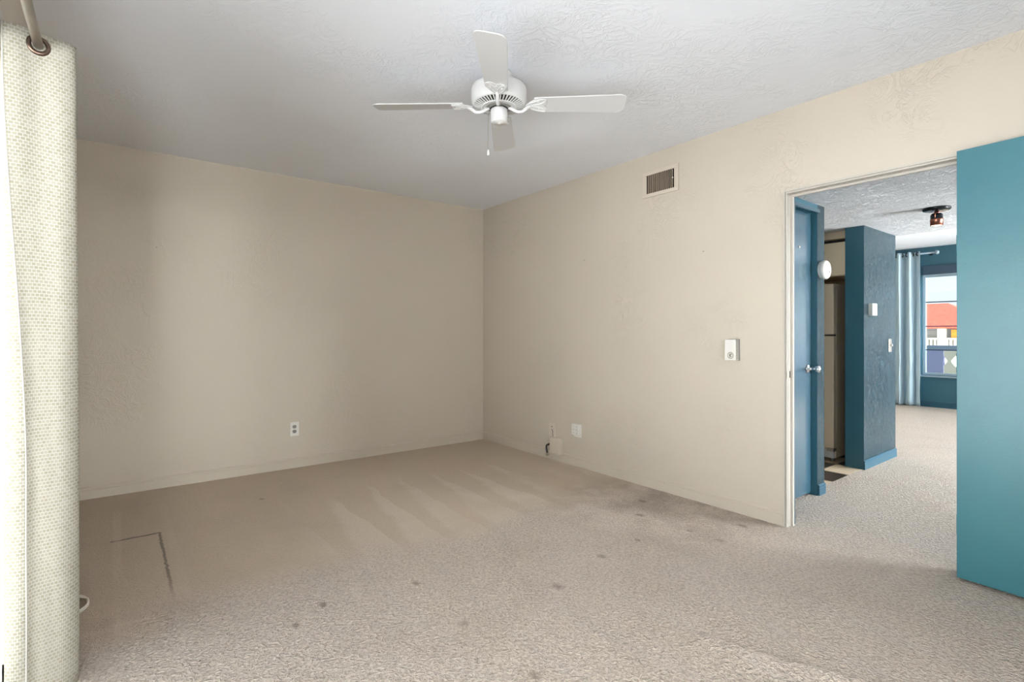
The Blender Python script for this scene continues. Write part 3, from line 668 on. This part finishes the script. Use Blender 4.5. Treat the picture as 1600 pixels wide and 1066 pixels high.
cu = thing('curtain', 'cream and olive block-weave grommet curtain hanging in folds by the balcony door', 'curtain', (rodx, -2.33, 0))
me = bpy.data.meshes.new('curtain_panel'); me.from_pydata([(x-rodx, y+2.33, z) for x, y, z in vs], [], fs); me.materials.append(M['cloth'])
ul = me.uv_layers.new(name='UVMap')
for lp in me.loops: ul.data[lp.index].uv = uv[lp.vertex_index]
for p in me.polygons: p.use_smooth = True
cp = bpy.data.objects.new('curtain_panel', me); COL.objects.link(cp); cp.parent = cu
md = cp.modifiers.new('thickness', 'SOLIDIFY'); md.thickness = 0.0016; md.offset = 0
# hem edging along the free side
hem = []
N_ = len(tk)
for j in range(0, 61, 2):
    q = vs[j*N_]; hem.append((q[0]-rodx, q[1]+2.33, q[2]))
MB().tube(hem, 0.0022, 8).build('side_hem', 'cloth', cp)
# grommets: one per fold face, threaded on the rod
for (gx_, gy_, tilt) in ((-3.317, -2.4185, -14), (-3.317, -2.366, 2), (-3.317, -2.310, -10), (-3.317, -2.268, 10)):
    mt = Matrix.Rotation(math.radians(-tilt), 4, 'Z') @ Ry
    MB().lathe([(0.0175, -0.004), (0.0175, 0.004), (0.021, 0.0055), (0.028, 0.0045), (0.0305, 0.0015), (0.0305, -0.0015), (0.028, -0.0045), (0.021, -0.0055), (0.0175, -0.004)], 36, mt=mt, c=(gx_-rodx, gy_+2.33, rodz), caps=False).build('grommet', 'bronze', cu)
# loose white cord on the carpet
cb = MB(); pts = []
for k in range(110):
    a = 2*PI*k/36; e = 1+0.05*math.sin(k*0.21)
    pts.append((-3.300+0.080*e*math.cos(a)+0.004*math.sin(k*.13), -1.78+0.105*e*math.sin(a), 0.006+0.0055*(k//36)+0.002*math.sin(k*0.5)))
pts += [(-3.27, -1.70, 0.02), (-3.33, -1.66, 0.01), (-3.39, -1.62, 0.006)]
cb.tube(pts, 0.0032, 8); tag(cb.build('cord', 'cord'), 'coiled white cord lying on the carpet beside the curtain', 'cord')

# ================================================================== HALL FITTINGS
o = thing('smoke_alarm', 'round white alarm on the teal wall end beside the closed door', 'smoke alarm'); o.location = (0.82, -3.02, 1.583)
MB().lathe([(0.060, 0), (0.060, 0.012), (0.057, 0.014)], 40, mt=Ry).build('mounting_base', 'white_plastic', o)
MB().lathe([(0.064, 0.015), (0.066, 0.020), (0.066, 0.034), (0.058, 0.044), (0.030, 0.048), (0.004, 0.049)], 48, mt=Ry).build('cover', 'white_plastic', o)
MB().lathe([(0.008, 0.046), (0.008, 0.0495), (0.003, 0.050)], 16, mt=Ry, c=(0.02, 0, -0.015)).build('test_button', 'grey_plastic', o)
o = thing('thermostat', 'small white wall box near the edge of the teal partition', 'thermostat'); o.location = (1.955, -2.96, 1.337)
MB().box(-0.05, 0.05, -0.035, 0, -0.05, 0.05).build('housing', 'white_plastic', o, bevel=0.004)
MB().box(-0.02, 0.02, -0.037, -0.034, 0.005, 0.03).build('display', 'grey_plastic', o)
o = thing('light_switch', 'metal light switch plate on the teal partition', 'light switch'); o.location = (2.43, -2.96, 1.025)
MB().box(-0.036, 0.036, -0.006, 0, -0.058, 0.058).build('cover_plate', 'nickel', o, bevel=0.002)
MB().box(-0.006, 0.006, -0.022, -0.005, -0.006, 0.012).build('toggle', 'white_plastic', o, bevel=0.002)
# copper spot light
o = thing('ceiling_light', 'small copper spotlight with black base on the hall ceiling', 'ceiling light', (1.545, -3.50, HZ))
MB().lathe([(0.082, 0), (0.082, -0.012), (0.076, -0.018), (0.02, -0.020)], 40).build('base_plate', 'black_metal', o)
MB().lathe([(0.012, -0.018), (0.012, -0.034), (0.02, -0.036)], 16).tube([(0.041, 0, -0.075), (0.041, 0, -0.045), (0.030, 0, -0.034), (-0.030, 0, -0.034), (-0.041, 0, -0.045), (-0.041, 0, -0.075)], 0.004, 8).build('yoke', 'copper', o)
MB().lathe([(0.012, -0.036), (0.028, -0.040), (0.036, -0.050), (0.0365, -0.085)], 36, caps=False).build('shade_cap', 'black_metal', o)
MB().lathe([(0.0375, -0.080), (0.0385, -0.084), (0.0385, -0.092), (0.037, -0.095), (0.037, -0.126), (0.034, -0.126), (0.034, -0.10)], 36, caps=False).build('lamp_shade', 'copper', o)
lb = MB().lathe([(0.020, -0.085), (0.032, -0.112), (0.032, -0.124), (0.004, -0.131)], 32).build('bulb', 'lens', o)

# ================================================================== KITCHEN
fr_ = thing('refrigerator', 'almond two-door refrigerator standing behind the teal partition', 'refrigerator', (1.87, -2.36, 0))
MB().box(0.055, 0.60, -0.35, 0.35, 0.03, 1.574).build('cabinet_body', 'fridge', fr_, bevel=0.008)
MB().box(-0.005, 0.05, -0.352, 0.352, 1.125, 1.572).build('freezer_door', 'fridge', fr_, bevel=0.010, seg=3)
MB().box(-0.005, 0.05, -0.352, 0.352, 0.12, 1.113).build('door', 'fridge', fr_, bevel=0.010, seg=3)
MB().box(0.05, 0.056, -0.345, 0.345, 0.12, 1.57).build('door_gasket', 'dark', fr_)
MB().box(0.03, 0.055, -0.34, 0.34, 0.03, 0.11).build('toe_grille', 'white_plastic', fr_)
MB().box(-0.012, 0.04, -0.352, -0.31, 1.112, 1.126).build('hinge', 'dark', fr_)
MB().box(-0.012, 0.05, -0.352, -0.30, 0.095, 0.119).build('hinge', 'nickel', fr_)
for y in (-0.32, 0.32):
    MB().lathe([(0.018, -0.012), (0.018, 0.012)], 16, mt=Ry, c=(0.05, y, 0.018)).build('roller', 'grey_plastic', fr_)
kc = thing('wall_cabinet', 'cream kitchen cabinet mounted above the refrigerator', 'cabinet', (1.93, -2.36, 1.645))
MB().box(0.02, 0.565, -0.445, 0.445, 0, 0.297).build('cabinet_body', 'cabinet', kc)
for s in (-1, 1):
    dq = MB().box(0, 0.019, *(sorted((s*0.003, s*0.443))), 0.004, 0.292).build('door', 'cabinet', kc, bevel=0.003)
    MB().lathe([(0.006, 0), (0.006, 0.012), (0.013, 0.018), (0.010, 0.026), (0.003, 0.027)], 16, mt=R90, c=(0, s*0.05, 0.05)).build('knob', 'nickel', dq)
w = MB().box(1.93, 2.50, -2.805, 0, 1.972, HZ); struct(w.build('wall_soffit', 'cream_wall'), 'cream soffit strip above the kitchen cabinet', 'soffit')
w = MB().box(1.99, 2.50, -2.805, -1.915, 1.943, 1.971); struct(w.build('gap_shade_strip', 'dark'), 'dark strip standing in for the shaded gap between the cabinet and soffit', 'gap shade')  # shade of the gap modelled as a dark solid strip

# ================================================================== LIVING ROOM CURTAIN AND BLIND
cr_ = thing('curtain_rod', 'dark short curtain rod over the far living room window', 'curtain rod', (6.69, -1.9, 2.355))
MB().tube([(0, -0.40, 0), (0, 0.60, 0)], 0.013, 14).build('rod', 'bluegrey_frame', cr_)
MB().lathe([(0.013, 0), (0.03, 0.008), (0.032, 0.030), (0.022, 0.045), (0.004, 0.048)], 20, mt=Ry, c=(0, -0.40, 0)).build('finial', 'bluegrey_frame', cr_)
for y in (-0.33, 0.5):
    MB().tube([(0, y, 0), (0.1, y, 0)], 0.007, 10).lathe([(0.028, 0), (0.028, 0.006)], 20, mt=Matrix.Rotation(PI/2, 4, 'Y'), c=(0.094, y, 0)).build('rod_bracket', 'black_metal', cr_)
kk = []; y = -2.125; k = 0
while y < -1.46:
    kk.append((6.69+(0.048 if k % 2 else -0.048), y)); kk.append((6.69, y+0.034)); y += 0.068; k += 1
tk2 = smooth_path(kk, 6); bk2 = smooth_path([(x*1.0+(0.012 if i % 3 == 0 else -0.01), yy+(0.015*math.sin(i*1.3))-0.0) for i, (x, yy) in enumerate(kk)], 6)
vs, fs, uv = curtain_mesh(tk2, bk2, 0.015, 2.39, rows=40, wrinkle=0.006)
c2 = thing('curtain', 'pale blue grommet curtain hanging beside the far living room window', 'curtain', (6.69, -1.8, 0))
me = bpy.data.meshes.new('curtain_panel'); me.from_pydata([(x-6.69, y+1.8, z) for x, y, z in vs], [], fs); me.materials.append(M['satin'])
for p in me.polygons: p.use_smooth = True
cp2 = bpy.data.objects.new('curtain_panel', me); COL.objects.link(cp2); cp2.parent = c2
md = cp2.modifiers.new('thickness', 'SOLIDIFY'); md.thickness = 0.002
for i, (x, yy) in enumerate(kk):
    if i % 2 == 1 and yy > -2.16:
        MB().lathe([(0.020, -0.004), (0.032, -0.003), (0.032, 0.003), (0.020, 0.004), (0.020, -0.004)], 20, mt=Matrix.Rotation(PI/4 if (i//2) % 2 else -PI/4, 4, 'Z') @ Ry, c=(x-6.69, yy+1.8, 2.355), caps=False).build('grommet', 'black_metal', c2)
b_ = thing('roller_blind', 'dark rolled-up blind across the top of the far window', 'blind', (6.79, -3.03, 2.03))
MB().box(-0.05, 0, -0.93, 0.90, 0.0, 0.14).build('cassette', 'shade', b_, bevel=0.008)
MB().box(-0.042, -0.012, -0.91, 0.885, -0.018, 0.0).build('bottom_bar', 'bluegrey_frame', b_, bevel=0.003)

# ================================================================== OUTSIDE THE FAR WINDOW
w = MB().box(6.9, 8.45, -9, 1.5, -0.25, -0.02); struct(w.build('walkway', 'concrete'), 'concrete walkway outside the far window', 'walkway')
w = MB().box(-4.55, -3.515, -6.5, 0.5, -0.25, -0.02); struct(w.build('balcony', 'concrete'), 'concrete balcony outside the bedroom', 'balcony')
pw = thing('parapet_wall', 'lavender walkway parapet with grey ledge outside the far window', 'parapet', (8.3, -3, -0.02))
MB().box(0, 0.12, 0.96, 4.4, 0, 0.86).box(0, 0.12, -5.8, -0.05, 0, 0.86).box(0, 0.12, -0.05, 0.96, 0, 0.11).build('wall_body', 'lavender', pw)
MB().box(-0.03, 0.15, -5.8, 4.4, 0.86, 0.94).build('ledge', 'ledge', pw, bevel=0.01)
def block(cy, cz):
    h = 0.185; r = 0.135; seg = 32; m = MB(); vs = []; fs = []
    for k in range(seg):
        a = 2*PI*k/seg+PI/4; c_, s_ = math.cos(a), math.sin(a); q = 0.155/max(abs(c_), abs(s_))
        for x in (0.03, 0.10):
            vs.append((x, cy+q*c_, cz+q*s_*h/0.155)); 
            rr = 0.128*(1-0.18*abs(math.cos(2*(a-PI/4)))); vs.append((x, cy+rr*c_, cz+rr*1.15*s_))
    for k in range(seg):
        l = (k+1) % seg; a0 = k*4; b0 = l*4
        fs += [(a0, b0, b0+1, a0+1), (a0+2, a0+3, b0+3, b0+2), (a0+1, b0+1, b0+3, a0+3), (a0, a0+2, b0+2, b0)]
    m.add(vs, fs); return m.build('breeze_block', 'block_white', pw)
for i in range(4):
    for j in range(2): block(1.04-i*0.31, 0.295+j*0.372)
w = MB().box(9, 120, -80, 80, -3.3, -3.2); struct(w.build('ground', 'grass'), 'green ground between the buildings', 'ground')
hs = thing('neighbouring_house', 'house with red tiled hip roof seen through the far window', 'house', (22, 3, -3.2))
MB().box(0.6, 6, -3.0, 9, 0, 4.55).build('wall_body', 'ext_grey', hs)
rf = MB(); rf.add([(-0.4, -3.5, 4.58), (-0.4, 9.5, 4.58), (6.8, 9.5, 4.58), (6.8, -3.5, 4.58), (3.0, -1.5, 5.60), (3.0, 7.5, 5.60), (-0.4, -3.5, 4.5), (-0.4, 9.5, 4.5), (6.8, 9.5, 4.5), (6.8, -3.5, 4.5)],
       [(0, 4, 5, 1), (1, 5, 2), (2, 5, 4, 3), (3, 4, 0), (0, 1, 7, 6), (1, 2, 8, 7), (2, 3, 9, 8), (3, 0, 6, 9), (6, 7, 8, 9)])
rf.build('roof', 'tile_red', hs)
for y in (-1.55, -0.6, 0.6, 3.0):
    m_ = MB().box(0.57, 0.62, y-0.24, y+0.24, 3.7, 4.45); m_.build('window', 'grey_plastic', hs)
bl = MB().box(-0.02, 0.10, -3.2, 9, 4.08, 4.14).box(-0.02, 0.10, -3.2, 9, 3.25, 3.34)
k = -3.1
while k < 9: bl.box(0.0, 0.08, k, k+0.07, 3.34, 4.08); k += 0.12
bl.build('balustrade', 'ext_white', hs)
for y in (-3.1, -1.95, 2.9, 6): MB().box(-0.05, 0.15, y-0.12, y+0.12, 0, 4.5).build('column', 'ext_white', hs)
MB().box(0.40, 0.46, -3.2, -2.15, 4.05, 4.46).build('awning', 'ext_orange', hs)
MB().box(-0.05, 0.6, -3.2, 9, 3.1, 3.25).build('balcony_slab', 'ext_white', hs)

# unseen ceiling lamp, added to brighten the kitchen
kl = thing('ceiling_light', 'unseen round flush lamp added on the kitchen ceiling to brighten the kitchen', 'ceiling light', (1.35, -1.3, HZ))
MB().lathe([(0.17, 0), (0.17, -0.02), (0.16, -0.025)], 40).build('base_plate', 'white_paint', kl)
M['diffuser'] = mat('added_lamp_lit_diffuser', (1, 0.95, 0.85, 1), 0.5)
pp = M['diffuser'].node_tree.nodes['Principled BSDF']; pp.inputs['Emission Color'].default_value = (1, 0.9, 0.74, 1); pp.inputs['Emission Strength'].default_value = 9
MB().lathe([(0.155, -0.025), (0.15, -0.05), (0.11, -0.075), (0.04, -0.088), (0.004, -0.09)], 40).build('diffuser', 'diffuser', kl)
